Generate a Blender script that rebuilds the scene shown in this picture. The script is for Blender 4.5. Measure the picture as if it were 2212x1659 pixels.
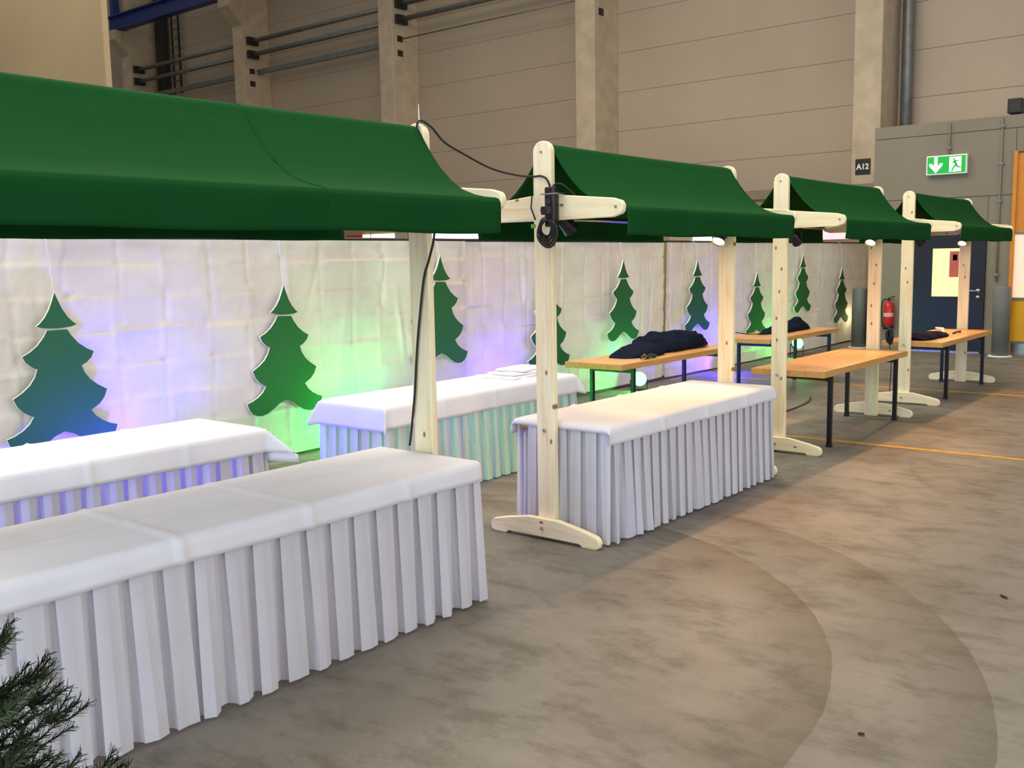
import bpy, bmesh, math, random
import numpy as np
from mathutils import Vector, Matrix, noise
random.seed(7); RNG = np.random.default_rng(7)
SC = bpy.context.scene; COL = SC.collection
for o in list(bpy.data.objects): bpy.data.objects.remove(o)
# ------------------------------------------------------------------ camera
CAM = (2127.27, 0.1242, -0.0184, 0.6825); EYE = Vector((0, 0, 1.75))
def make_camera():
    f, pitch, roll, yaw = CAM
    c = Vector((math.cos(yaw), math.sin(yaw), 0)); r = Vector((math.sin(yaw), -math.cos(yaw), 0)); u = Vector((0, 0, 1))
    F = c*math.cos(pitch) - u*math.sin(pitch); U = u*math.cos(pitch) + c*math.sin(pitch)
    R2 = r*math.cos(roll) + U*math.sin(roll); U2 = U*math.cos(roll) - r*math.sin(roll)
    cd = bpy.data.cameras.new('camera'); cd.sensor_width = 36; cd.lens = f/2212*36; cd.clip_end = 200; cd.clip_start = .05
    co = bpy.data.objects.new('camera', cd); COL.objects.link(co)
    m = Matrix((R2, U2, -F)).transposed().to_4x4(); m.translation = EYE; co.matrix_world = m
    SC.camera = co
make_camera()
# ------------------------------------------------------------------ world, daylight, added fill and backlight, exposure
w = bpy.data.worlds.new('world'); SC.world = w; w.use_nodes = True
w.node_tree.nodes['Background'].inputs[0].default_value = (1.0, .92, .82, 1)
w.node_tree.nodes['Background'].inputs[1].default_value = .36
def area(name, loc, target, sx, sy, col, power):
    l = bpy.data.lights.new(name, 'AREA'); l.shape = 'RECTANGLE'; l.size = sx; l.size_y = sy; l.color = col; l.energy = power
    o = bpy.data.objects.new(name, l); COL.objects.link(o); o.location = loc
    o.rotation_euler = (Vector(target) - Vector(loc)).to_track_quat('-Z', 'Y').to_euler(); return o
area('gate_daylight', (-7, 1.5, 3.2), (4, 3.2, .8), 9, 5, (.64, .79, 1.0), 1000)
area('front_fill', (5, -9, 3.6), (6, 4, .9), 14, 4, (.96, .96, 1.0), 800)  # added fill from the camera side, brightens sheeting and skirt fronts
area('sheeting_backlight', (14.5, 14, 4.2), (9, 7, 1.2), 11, 3, (1.0, .93, .84), 330)  # added area light hung behind the sheeting to backlight it
for i, (lx, ly) in enumerate(((1, 4.6), (8, 4.6), (11, 12), (5, 15))):
    area('hall_lamp', (lx, ly, 11.5), (lx, ly, 0), 6, 6, (1.0, .89, .74), 760)
SC.view_settings.view_transform = 'Standard'; SC.view_settings.look = 'None'
SC.view_settings.exposure = 0.0; SC.view_settings.gamma = 1.0; SC.view_settings.use_curve_mapping = False
# ------------------------------------------------------------------ helpers
def lin(r, g, b):
    f = lambda c: (c/255/12.92 if c/255 <= .04045 else ((c/255+.055)/1.055)**2.4)
    return (f(r), f(g), f(b), 1)
class NT:
    def __init__(s, name):
        s.m = bpy.data.materials.new(name); s.m.use_nodes = True; s.t = s.m.node_tree; s.n = s.t.nodes
        s.b = s.n['Principled BSDF']; s.out = s.n['Material Output']
    def new(s, t, **kw):
        n = s.n.new(t)
        for k, v in kw.items():
            if k in n.inputs: n.inputs[k].default_value = v
            else: setattr(n, k, v)
        return n
    def l(s, a, b): s.t.links.new(a, b)
    def obj(s, scale=(1, 1, 1), world=False):
        if world: src = s.new('ShaderNodeNewGeometry').outputs['Position']
        else: src = s.new('ShaderNodeTexCoord').outputs['Object']
        mp = s.new('ShaderNodeMapping'); mp.inputs['Scale'].default_value = scale; s.l(src, mp.inputs[0]); return mp.outputs[0]
    def ramp(s, fac, stops):
        r = s.new('ShaderNodeValToRGB'); e = r.color_ramp.elements
        e[0].position, e[0].color = stops[0]; e[1].position, e[1].color = stops[-1]
        for p, c in stops[1:-1]: x = e.new(p); x.color = c
        s.l(fac, r.inputs[0]); return r.outputs[0]
    def math(s, op, a, b=None, clamp=False):
        n = s.new('ShaderNodeMath', operation=op); n.use_clamp = clamp
        for i, v in enumerate((a, b)):
            if v is None: continue
            if hasattr(v, 'links'): s.l(v, n.inputs[i])
            else: n.inputs[i].default_value = v
        return n.outputs[0]
    def mix(s, fac, a, b, mode='MIX'):
        n = s.new('ShaderNodeMix', data_type='RGBA', blend_type=mode)
        for i, v in ((0, fac), (6, a), (7, b)):
            if hasattr(v, 'links'): s.l(v, n.inputs[i])
            else: n.inputs[i].default_value = v
        return n.outputs[2]
    def bump(s, h, strength=.2, dist=.01):
        n = s.new('ShaderNodeBump', Strength=strength, Distance=dist); s.l(h, n.inputs['Height']); s.l(n.outputs[0], s.b.inputs['Normal']); return n.outputs[0]
def plain(name, rgb, rough=.6, metal=0, var=.08, scale=6, bump=0, world=False, spec=.5):
    t = NT(name); c = lin(*rgb)
    n = t.new('ShaderNodeTexNoise', Scale=scale, Detail=5.0); t.l(t.obj(world=world), n.inputs['Vector'])
    d = tuple(x*(1-var*2) for x in c[:3])+(1,); u = tuple(min(1, x*(1+var)) for x in c[:3])+(1,)
    t.l(t.ramp(n.outputs['Fac'], [(.3, d), (.7, u)]), t.b.inputs['Base Color'])
    t.b.inputs['Roughness'].default_value = rough; t.b.inputs['Metallic'].default_value = metal; t.b.inputs['Specular IOR Level'].default_value = spec
    if bump: t.bump(n.outputs['Fac'], bump, .005)
    return t.m
def glow(name, rgb, strength):
    t = NT(name); t.b.inputs['Base Color'].default_value = lin(*rgb); t.b.inputs['Emission Color'].default_value = lin(*rgb); t.b.inputs['Emission Strength'].default_value = strength
    return t.m
def fabric(name, rgb, transl=.3, weave=900, rough=.9, stain=.05):
    t = NT(name); c = lin(*rgb)
    n = t.new('ShaderNodeTexNoise', Scale=5.0, Detail=4.0); t.l(t.obj(), n.inputs['Vector'])
    col = t.ramp(n.outputs['Fac'], [(.3, tuple(x*(1-stain) for x in c[:3])+(1,)), (.7, c)])
    t.l(col, t.b.inputs['Base Color']); t.b.inputs['Roughness'].default_value = rough; t.b.inputs['Specular IOR Level'].default_value = .05
    wn = t.new('ShaderNodeTexNoise', Scale=weave, Detail=1.0); t.l(t.obj(), wn.inputs['Vector']); nb = t.bump(wn.outputs['Fac'], .12, .001)
    if transl:
        tr = t.new('ShaderNodeBsdfTranslucent'); t.l(col, tr.inputs[0]); ms = t.new('ShaderNodeMixShader'); ms.inputs[0].default_value = transl
        t.l(t.b.outputs[0], ms.inputs[1]); t.l(tr.outputs[0], ms.inputs[2]); t.l(ms.outputs[0], t.out.inputs[0])
    return t.m
def pine(name, base=(240, 228, 188), dark=(228, 206, 158), axis=2, knots=True):
    t = NT(name); sc = [14, 14, 14]; sc[axis] = .9
    v = t.obj(tuple(sc)); n = t.new('ShaderNodeTexNoise', Scale=2.2, Detail=6.0, Roughness=.6, Distortion=.4); t.l(v, n.inputs['Vector'])
    col = t.ramp(n.outputs['Fac'], [(.32, lin(*dark)), (.5, lin(*base)), (.72, lin(min(255, base[0]+8), base[1]+8, base[2]+10))])
    if knots:
        so_ = t.new('ShaderNodeSeparateXYZ'); t.l(t.new('ShaderNodeTexCoord').outputs['Object'], so_.inputs[0]); al, ac = (so_.outputs['Z'], so_.outputs['Y']) if axis == 2 else (so_.outputs['Y'], so_.outputs['Z'])
        co_ = t.new('ShaderNodeCombineXYZ'); t.l(t.math('MULTIPLY', ac, 9.0), co_.inputs[0]); t.l(t.math('MULTIPLY', al, 5.0), co_.inputs[1])
        inf = t.new('ShaderNodeObjectInfo'); ad = t.new('ShaderNodeVectorMath', operation='ADD'); t.l(co_.outputs[0], ad.inputs[0]); t.l(inf.outputs['Location'], ad.inputs[1])
        vo = t.new('ShaderNodeTexVoronoi', Scale=1.0, voronoi_dimensions='2D'); t.l(ad.outputs[0], vo.inputs['Vector'])
        k = t.ramp(vo.outputs['Distance'], [(.05, (1, 1, 1, 1)), (.11, (0, 0, 0, 1))])
        rnd = t.math('GREATER_THAN', vo.outputs['Color'], .6); kk = t.math('MULTIPLY', k, rnd)
        col = t.mix(kk, col, lin(150, 104, 62))
    t.l(col, t.b.inputs['Base Color']); t.b.inputs['Roughness'].default_value = .55; t.b.inputs['Specular IOR Level'].default_value = .3
    t.bump(n.outputs['Fac'], .08, .003); return t.m

class MB:
    def __init__(s): s.v = []; s.f = []; s.mi = []
    def add(s, vs, fs):
        o = len(s.v); s.v += [tuple(p) for p in vs]; s.f += [tuple(i+o for i in f) for f in fs]; return s
    def box(s, x0, x1, y0, y1, z0, z1):
        return s.add([(x0,y0,z0),(x1,y0,z0),(x1,y1,z0),(x0,y1,z0),(x0,y0,z1),(x1,y0,z1),(x1,y1,z1),(x0,y1,z1)],
                     [(0,3,2,1),(4,5,6,7),(0,1,5,4),(1,2,6,5),(2,3,7,6),(3,0,4,7)])
    def prism(s, pts, d0, d1, axis=0):
        n = len(pts)
        def P(a, b, d): return (d, a, b) if axis == 0 else (a, d, b) if axis == 1 else (a, b, d)
        vs = [P(a, b, d0) for a, b in pts] + [P(a, b, d1) for a, b in pts]
        return s.add(vs, [tuple(range(n))[::-1], tuple(range(n, 2*n))] + [(i, (i+1) % n, n+(i+1) % n, n+i) for i in range(n)])
    def tube(s, pts, r, n=8, cap=True):
        pts = [Vector(p) for p in pts]; rr = r if isinstance(r, (list, tuple)) else [r]*len(pts); vs = []; fs = []; ref = None
        for i, p in enumerate(pts):
            t = (pts[min(i+1, len(pts)-1)] - pts[max(i-1, 0)]).normalized()
            if ref is None: ref = Vector((0, 0, 1)) if abs(t.z) < .9 else Vector((1, 0, 0))
            a = t.cross(ref).normalized(); b = t.cross(a).normalized(); ref = -b if False else a.cross(t).normalized()
            for k in range(n):
                an = 2*math.pi*k/n; vs.append(p + (a*math.cos(an) + b*math.sin(an))*rr[i])
        for i in range(len(pts)-1):
            for k in range(n): fs.append((i*n+k, i*n+(k+1) % n, (i+1)*n+(k+1) % n, (i+1)*n+k))
        if cap: fs += [tuple(range(n))[::-1], tuple(range((len(pts)-1)*n, len(pts)*n))]
        return s.add(vs, fs)
    def grid(s, P):   # P: (nu,nv,3) array
        nu, nv = P.shape[:2]; o = len(s.v)
        s.v += [tuple(p) for p in P.reshape(-1, 3).tolist()]
        s.f += [(o+i*nv+j, o+(i+1)*nv+j, o+(i+1)*nv+j+1, o+i*nv+j+1) for i in range(nu-1) for j in range(nv-1)]
        return s
    def build(s, name, mat, parent=None, smooth=False, bevel=0, loc=None, rot=None, fix=True):
        me = bpy.data.meshes.new(name); me.from_pydata(s.v, [], s.f)
        if fix:
            bm = bmesh.new(); bm.from_mesh(me); bmesh.ops.recalc_face_normals(bm, faces=bm.faces); bm.to_mesh(me); bm.free()
        if smooth:
            for p in me.polygons: p.use_smooth = True
        me.materials.append(mat); o = bpy.data.objects.new(name, me); COL.objects.link(o)
        if parent: o.parent = parent
        if loc: o.location = loc
        if rot: o.rotation_euler = rot
        if bevel: b = o.modifiers.new('bevel', 'BEVEL'); b.width = bevel; b.segments = 2; b.limit_method = 'ANGLE'
        return o
def tag(o, label=None, cat=None, group=None, kind=None):
    for k, v in (('label', label), ('category', cat), ('group', group), ('kind', kind)):
        if v: o[k] = v
    return o
def empty(name, loc=(0, 0, 0), rz=0):
    o = bpy.data.objects.new(name, None); COL.objects.link(o); o.location = loc; o.rotation_euler.z = rz; o.empty_display_size = .1; return o
def thing(name, label, cat, loc=(0, 0, 0), rz=0, group=None): return tag(empty(name, loc, rz), label, cat, group)
def rbox(x0, x1, y0, y1, z0, z1): return MB().box(x0, x1, y0, y1, z0, z1)
def roundrect(y0, y1, z0, z1, r0, r1, n=6):  # outline in (y,z) with rounded ends of radius at y0 and y1
    pts = []
    def arc(cx, cz, r, a0, a1):
        for i in range(n+1): a = a0+(a1-a0)*i/n; pts.append((cx+r*math.cos(a), cz+r*math.sin(a)))
    arc(y1-r1, z0[1]+r1, r1, -math.pi/2, 0); arc(y1-r1, z1[1]-r1, r1, 0, math.pi/2)
    arc(y0+r0, z1[0]-r0, r0, math.pi/2, math.pi); arc(y0+r0, z0[0]+r0, r0, math.pi, 1.5*math.pi); return pts
def snoise(x, y, seed=0, sc=1.0): return noise.noise(Vector((x*sc, y*sc, seed*7.31)))
# ------------------------------------------------------------------ materials
M = {}
M['pine'] = pine('pine_upright'); M['pine_y'] = pine('pine_crosswise', axis=1); M['pine_x'] = pine('pine_lengthwise', axis=0)
M['canopy'] = fabric('green_canvas', (20, 71, 32), .02, 700, .95)
M['cloth'] = fabric('white_table_linen', (232, 232, 237), .12, 800)
M['skirt'] = fabric('white_skirt_fabric', (234, 234, 240), .42, 800)
M['table_top'] = pine('beech_table_top', (204, 156, 100), (186, 134, 78), axis=0, knots=False)
M['table_top'].node_tree.nodes['Principled BSDF'].inputs['Roughness'].default_value = .35
M['edge'] = pine('table_edge_band', (190, 148, 84), (172, 128, 68), axis=0, knots=False)
M['black_metal'] = plain('black_powder_coat', (26, 26, 30), .35, .3, .05, 20)
M['black_plastic'] = plain('black_plastic', (18, 18, 20), .45, 0, .05, 30)
M['rubber'] = plain('black_cable_rubber', (20, 18, 17), .55, 0, .05, 30)
M['steel'] = plain('zinc_steel', (200, 202, 206), .25, 1.0, .05, 40)
M['navy'] = fabric('navy_cloth', (24, 29, 46), 0, 500, .95, .3)
M['tree'] = plain('green_board', (34, 98, 42), .8, 0, .04, 30, .05)
M['board_edge'] = plain('pale_board_edge', (225, 222, 210), .8)
M['string'] = plain('clear_string', (235, 235, 235), .4)
M['concrete_col'] = plain('concrete_column', (196, 180, 154), .85, 0, .08, 3, .1, True)
M['panel'] = None; M['cabin'] = plain('cabin_panel', (126, 118, 101), .7, 0, .03, 1.2, 0, True)
M['grey_steel'] = plain('galvanised_rail', (128, 130, 128), .45, .6, .1, 5)
M['dark'] = plain('dark_bracket', (40, 38, 36), .6)
M['blue_steel'] = plain('blue_crane_paint', (22, 50, 120), .45, 0, .05)
M['bollard'] = plain('grey_bollard_paint', (108, 110, 104), .55, 0, .06, 4)
M['red'] = plain('extinguisher_red', (190, 24, 30), .3, 0, .03)
M['white'] = plain('white_paint', (236, 236, 232), .5, 0, .02)
M['navy_door'] = plain('dark_blue_door', (11, 12, 19), .4, 0, .04)
M['orange'] = plain('orange_door_panel', (206, 130, 22), .45, 0, .05)
M['yellow'] = plain('yellow_curtain_panel', (226, 166, 20), .5, 0, .06)
M['beige'] = plain('beige_render', (152, 135, 104), .9, 0, .04, .6, .05, True)
def mat_panel():
    t = NT('ribbed_wall_panel'); v = t.obj(world=True)
    n = t.new('ShaderNodeTexNoise', Scale=.4, Detail=3.0); t.l(v, n.inputs['Vector'])
    t.l(t.ramp(n.outputs['Fac'], [(.3, lin(178, 163, 143)), (.7, lin(188, 172, 151))]), t.b.inputs['Base Color'])
    sp = t.new('ShaderNodeSeparateXYZ'); t.l(v, sp.inputs[0]); a = t.math('MULTIPLY', sp.outputs['Z'], 2*math.pi/.0625); b = t.math('SINE', a); c = t.math('GREATER_THAN', b, .7)
    t.bump(t.math('SUBTRACT', 1.0, c), .9, .010); t.b.inputs['Roughness'].default_value = .6; return t.m
M['panel'] = mat_panel()
def mat_translucent_ribs():
    t = NT('pale_green_cladding'); t.b.inputs['Base Color'].default_value = lin(150, 162, 146); t.b.inputs['Roughness'].default_value = .5
    n = t.new('ShaderNodeTexNoise', Scale=2.0); t.l(t.obj(world=True), n.inputs['Vector']); t.bump(n.outputs['Fac'], .1); return t.m
M['cladding'] = mat_translucent_ribs()
def mat_curtain():
    t = NT('white_plastic_sheeting'); v = t.obj()
    n = t.new('ShaderNodeTexNoise', Scale=3.0, Detail=6.0, Roughness=.6); t.l(v, n.inputs['Vector'])
    col = t.ramp(n.outputs['Fac'], [(.3, lin(222, 214, 202)), (.7, lin(238, 232, 222))])
    t.l(col, t.b.inputs['Base Color']); t.b.inputs['Roughness'].default_value = .38; t.b.inputs['Specular IOR Level'].default_value = .45
    mu = t.new('ShaderNodeTexNoise', Scale=14.0, Detail=8.0, Roughness=.65, Distortion=.8); t.l(t.obj((1, 1, .6)), mu.inputs['Vector'])
    nb = t.bump(mu.outputs['Fac'], .55, .012)
    tr = t.new('ShaderNodeBsdfTranslucent'); t.l(col, tr.inputs[0]); ms = t.new('ShaderNodeMixShader'); ms.inputs[0].default_value = .28
    t.l(t.b.outputs[0], ms.inputs[1]); t.l(tr.outputs[0], ms.inputs[2]); t.l(ms.outputs[0], t.out.inputs[0]); return t.m
M['curtain'] = mat_curtain()
def mat_floor():
    t = NT('worn_concrete'); pos = t.obj(world=True)
    n1 = t.new('ShaderNodeTexNoise', Scale=.9, Detail=8.0, Roughness=.62); t.l(pos, n1.inputs['Vector'])
    n2 = t.new('ShaderNodeTexNoise', Scale=3.4, Detail=7.0, Roughness=.72, Distortion=.15); mp = t.obj((1.35, .7, 1), True); t.l(mp, n2.inputs['Vector'])
    col = t.ramp(n1.outputs['Fac'], [(.28, lin(98, 93, 84)), (.5, lin(117, 112, 103)), (.75, lin(130, 124, 115))])
    dirt = t.ramp(n2.outputs['Fac'], [(.36, (.58, .56, .50, 1)), (.52, (1, 1, 1, 1))])
    col = t.mix(.75, col, dirt, 'MULTIPLY')
    sp = t.new('ShaderNodeSeparateXYZ'); t.l(pos, sp.inputs[0]); X, Y = sp.outputs['X'], sp.outputs['Y']
    wob = t.new('ShaderNodeTexNoise', Scale=6.0, Detail=4.0); t.l(pos, wob.inputs['Vector'])
    patch = t.ramp(n1.outputs['Fac'], [(.35, (.55, .55, .55, 1)), (.6, (1, 1, 1, 1))])
    def arcmask(cx, cy, r, width, amt, y_max=3.4):
        dx = t.math('SUBTRACT', X, cx); dy = t.math('SUBTRACT', Y, cy)
        d = t.math('SQRT', t.math('ADD', t.math('MULTIPLY', dx, dx), t.math('MULTIPLY', dy, dy)))
        d = t.math('ADD', d, t.math('MULTIPLY', t.math('SUBTRACT', wob.outputs['Fac'], .5), .03))
        inside = t.math('SUBTRACT', r, d)                       # >0 inside
        edge = t.math('MULTIPLY', t.math('GREATER_THAN', inside, 0.0), t.math('SUBTRACT', 1.0, t.math('DIVIDE', inside, width), True), True)
        return t.math('MULTIPLY', t.math('MULTIPLY', edge, patch, True), amt)
    for a in ((3.06, 3.82, 2.50,   .36, .62), (3.03, 3.80, 3.09, .34, .56), (5.6, 1.6, 2.2, .12, .10), (4.4, 4.0, 2.0, .10, .10), (9.4, -.6, 3.3, .25, .18), (7.6, 2.3, 1.0, .1, .15)):
        col = t.mix(arcmask(*a), col, lin(72, 65, 48))
    vo = t.new('ShaderNodeTexVoronoi', Scale=1.3); t.l(t.obj((1, 1.5, 1), True), vo.inputs['Vector'])
    blot = t.ramp(vo.outputs['Distance'], [(.08, (1, 1, 1, 1)), (.17, (0, 0, 0, 1))]); bm_ = t.math('MULTIPLY', t.math('MULTIPLY', blot, t.math('GREATER_THAN', vo.outputs['Color'], .45)), .38)
    col = t.mix(bm_, col, lin(76, 69, 55))
    hs = t.new('ShaderNodeTexNoise', Scale=60.0, Detail=3.0); t.l(pos, hs.inputs['Vector'])
    col = t.mix(.25, col, t.ramp(hs.outputs['Fac'], [(.3, (.8, .8, .8, 1)), (.7, (1.05, 1.05, 1.05, 1))]), 'MULTIPLY')
    t.l(col, t.b.inputs['Base Color'])
    t.l(t.ramp(n2.outputs['Fac'], [(.3, (.68, .68, .68, 1)), (.7, (.52, .52, .52, 1))]), t.b.inputs['Roughness'])
    t.b.inputs['Specular IOR Level'].default_value = .3
    t.bump(hs.outputs['Fac'], .08, .003); return t.m
M['floor'] = mat_floor()
M['line'] = plain('worn_yellow_line', (196, 142, 24), .6, 0, .15, 12)
# ================================================================== SETTING
st = lambda o: tag(o, kind='structure')
st(rbox(-9, 23.2, -9, 42, -.2, 0).build('floor', M['floor']))
for i, (x, w_) in enumerate(((9.085, .075), (13.18, .075))):
    l = rbox(x-w_/2, x+w_/2, -8, 6.9 if i else 6.9, 0, .0015).build('floor_marking', M['line'])
    tag(l, ('yellow painted line on the concrete passing the third stall', 'yellow painted line on the concrete passing the fourth stall')[i], 'floor line')
# hall wall with ribbed panels, one object per panel between columns
XW, XC = 22.6, 21.5
COLY = [1.0859*(13.974+(i-1)*6.6806) for i in range(-1, 5)]    # left (far) edges of the columns' fronts
wall = st(rbox(XW+.08, XW+.3, -9, 42, 0, 14).build('wall_back', M['panel']))
edges = [-9]+[y-.3 for y in COLY]+[42]
for a, b in zip(edges[:-1], edges[1:]):
    for k in range(10):
        z0 = 3.1+k*1.0 if k else 0
        rbox(XW, XW+.1, a+.004, b-.004, z0+.003, (4.1+k*1.0)-.003).build('panel', M['panel'], wall, bevel=.004)
for i, y in enumerate(COLY):
    if i == 0: continue
    lbl = {1: 'concrete hall column carrying the black A12 sign', 2: 'concrete hall column nearest left of the A12 column', 3: 'concrete hall column rising above the end of the nearest canopy',
           4: 'concrete hall column with corbel left of the widest gap in the wall rails', 5: 'farthest concrete hall column, holding the end of the blue crane beam'}[i]
    c = thing('concrete_column', lbl, 'column', (XC, y-.3, 0), group='concrete hall columns')
    rbox(0, XW-XC, -.3, .3, 0, 13).build('shaft', M['concrete_col'], c, bevel=.02)
    if i >= 4:   # corbel on the front carrying the crane beam
        MB().prism([(-.55, 10.85), (-.55, 10.5), (0, 9.95), (0, 10.85)], -.28, .28, 1).build('corbel', M['concrete_col'], c, bevel=.015)
    for hz in (8.02, 8.44):
        rbox(.2, .42, -.306, -.29, hz-.09, hz+.09).build('socket', M['dark'], c)
    if i >= 3:
        for hz in (9.0, 9.45):
            rbox(.12, .55, -.42, -.3, hz-.14, hz+.12).build('bracket', M['dark'], c)
# rails and conduit between the left columns
for i in (3, 4):
    for hz, r, nm in ((9.45, .075, 'upper'), (9.0, .075, 'lower')):
        MB().tube([(XC+.35, COLY[i]-.01, hz), (XC+.35, COLY[i+1]-.62, hz)], r, 10).build('wall_rail', M['grey_steel'], smooth=True)
        tag(bpy.data.objects[-1] if False else COL.objects[-1], '%s grey steel rail between %s' % (nm, {3: 'the two columns above the nearest canopy', 4: 'the corbelled columns at the far left'}[i]), 'rail', 'steel rails between the hall columns')
for nm, hz, r in (('upper', 9.45, .075), ('lower', 9.0, .075), ('thin', 8.44, .02)):
    tag(MB().tube([(XC+.35, COLY[2]-.01, hz), (XC+.35, COLY[3]-.62, hz)], r, 10).build('wall_rail', M['grey_steel'], smooth=True), '%s grey steel rail right of the column above the canopy end' % nm, 'rail', 'steel rails between the hall columns')
for i in (3, 4):
    tag(MB().box(XC+.5, XC+.62, COLY[i], COLY[i+1]-.6, 8.36, 8.52).build('wall_rail', M['grey_steel']), 'flat lowest steel strip between %s' % {3: 'the columns above the nearest canopy', 4: 'the far-left corbelled columns'}[i], 'rail', 'steel rails between the hall columns')
# crane beam (I section) on the corbels
cb = thing('crane_beam', 'dark blue steel crane runway beam high at the far left', 'beam', (XC-.28, 37.1, 10.86))
prof = [(-.17, 0), (.17, 0), (.17, .05), (.03, .07), (.03, .5), (.17, .52), (.17, .57), (-.17, .57), (-.17, .52), (-.03, .5), (-.03, .07), (-.17, .05)]
MB().prism(prof, 0, -12.5, 1).build('i_beam', M['blue_steel'], cb)
rbox(-.15, .15, -.5, -.3, .57, 1.4).build('end_stop', M['blue_steel'], cb, bevel=.01)
# cable ladder on the far wall bay
cl = thing('cable_ladder', 'dark vertical cable ladder on the wall behind the far column', 'cable ladder', (XW-.2, 34.3, 8.4))
for s in (0, .45): rbox(-.03, .03, s-.03, s+.03, 0, 4.5).build('rail', M['dark'], cl)
for k in range(14): rbox(-.02, .02, .03, .42, .12+k*.32, .18+k*.32).build('rung', M['grey_steel'], cl)
rbox(-.1, .1, .9, 1.5, 0, 4.5).build('cable_duct', M['dark'], cl, bevel=.01)
# end wall of the hall with pale ribbed cladding
we = st(rbox(-9, 23.2, 41.9, 42.2, 0, 14).build('wall_end', M['cladding']))
for k in range(22):
    rbox(10, 22.5, 41.8, 41.9, 7.0+k*.3, 7.16+k*.3).build('slat', M['cladding'], we, bevel=.01)
st(rbox(8.0, 8.1, 14.2, 22, 0, 12).build('wall_left', M['beige'], bevel=.02))
# low glazed partition in front of the columns
wp = st(rbox(20.7, 20.9, 6.5, 41, 0, 3.2).build('wall_partition', M['beige'], bevel=.01))
M['pane_bright'] = glow('daylit_window', (250, 252, 255), 3.0); M['pane_dim'] = glow('grey_window', (150, 140, 120), .25)
M['pane_red'] = plain('red_banner', (190, 40, 42), .6); M['pane_pink'] = glow('pink_screen', (250, 190, 196), .9)
def pane(y0, y1, m): rbox(20.66, 20.7, y0, y1, 2.08, 2.62).build('pane', m, wp, bevel=.004)
s_ = 20.66/22.1
for y0, y1, m in ((24.9, 24.15, 'pane_red'), (24.1, 23.8, 'pane_bright'), (23.7, 22.67, 'pane_bright'), (22.6, 22.1, 'pane_dim'), (21.1, 18.0, 'pane_bright'), (17.6, 15, 'pane_dim'), (14.6, 13, 'pane_dim'),
                 (12.75, 12.15, 'pane_dim'), (12.08, 11.3, 'pane_bright'), (10.9, 9.2, 'pane_dim'), (8.8, 7.9, 'pane_pink')):
    pane(y1*s_, y0*s_, M[m])
rbox(20.62, 20.7, 6.5, 41, 3.0, 3.2).build('cornice', M['cabin'], wp)
# drain pipe beside the A12 column
dp = MB().tube([(XW-.25, COLY[1]-.85, 0), (XW-.25, COLY[1]-.85, 13)], .12, 14).build('drain_pipe', M['grey_steel'], smooth=True)
tag(dp, 'dark grey drain pipe beside the A12 column', 'pipe')
# cabin wall at the right with door, gate, signs
XB = 18.4
wr = st(rbox(XB+.03, 22.5, -4, 6.34, 0, 3.98).build('wall_right', M['cabin']))
for y0, y1, z0, z1 in ((5.66, 6.36, .0, 2.7), (4.0, 4.40, 0, 2.7), (4.0, 6.36, 2.71, 3.80), (4.40, 5.66, 2.17, 2.7), (-4, 4.0, 3.41, 3.80), (-4, 6.36, 3.81, 4.02), (-4, .9, 0, 3.40)):
    rbox(XB, XB+.04, y0+.003, y1-.003, z0, z1).build('panel', M['cabin'], wr, bevel=.004)
d1 = st(empty('door_1', (XB, 4.40, 0)))
rbox(-.02, .06, .03, 1.23, .03, 2.13).build('leaf', M['navy_door'], d1, bevel=.006)
for y0, y1, z0, z1 in ((-.0, .05, 0, 2.17), (1.21, 1.26, 0, 2.17), (0, 1.26, 2.12, 2.17)): rbox(-.035, .05, y0, y1, z0, z1).build('frame', M['navy_door'], d1)
M['pane_warm'] = glow('lit_door_window', (238, 234, 160), .62)
rbox(-.032, -.015, .41, .87, .99, 1.83).build('window_pane', M['pane_warm'], d1)
rbox(-.036, -.031, .43, .585, 1.33, 1.78).build('notice', plain('red_notice', (190, 92, 84), .6), d1)
rbox(-.036, -.031, .46, .53, 1.62, 1.72).build('notice_mark', M['white'], d1)
hb = MB().tube([(-.02, .10, 1.09), (-.07, .10, 1.09), (-.07, .28, 1.09)], .012, 8); hb.tube([(-.02, .10, 1.09), (-.03, .10, 1.09)], .04, 14); hb.tube([(-.02, .10, .98), (-.035, .10, .98)], .035, 14)
hb.build('handle', M['steel'], d1, smooth=True)
rbox(-.03, .0, .03, 1.23, .0, .03).build('sill', M['steel'], d1)
d2 = st(empty('door_2', (XB, .9, 0)))
rbox(-.01, .05, 0, 3.08, 2.08, 3.38).build('upper_panel', M['orange'], d2)
rbox(-.01, .05, 0, 3.08, .98, 2.04).build('window_pane', glow('milky_gate_window', (235, 205, 180), .5), d2)
rbox(-.01, .05, 0, 3.08, .24, .94).build('lower_panel', M['yellow'], d2)
for z in (.94, 2.04, .2): rbox(-.03, .05, 0, 3.08, z, z+.04).build('rail', M['grey_steel'], d2)
rbox(-.05, .05, 3.06, 3.12, 0, 3.42).build('post', M['orange'], d2); rbox(-.02, .05, 0, 3.08, 0, .2).build('kick_plate', M['steel'], d2)
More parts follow.
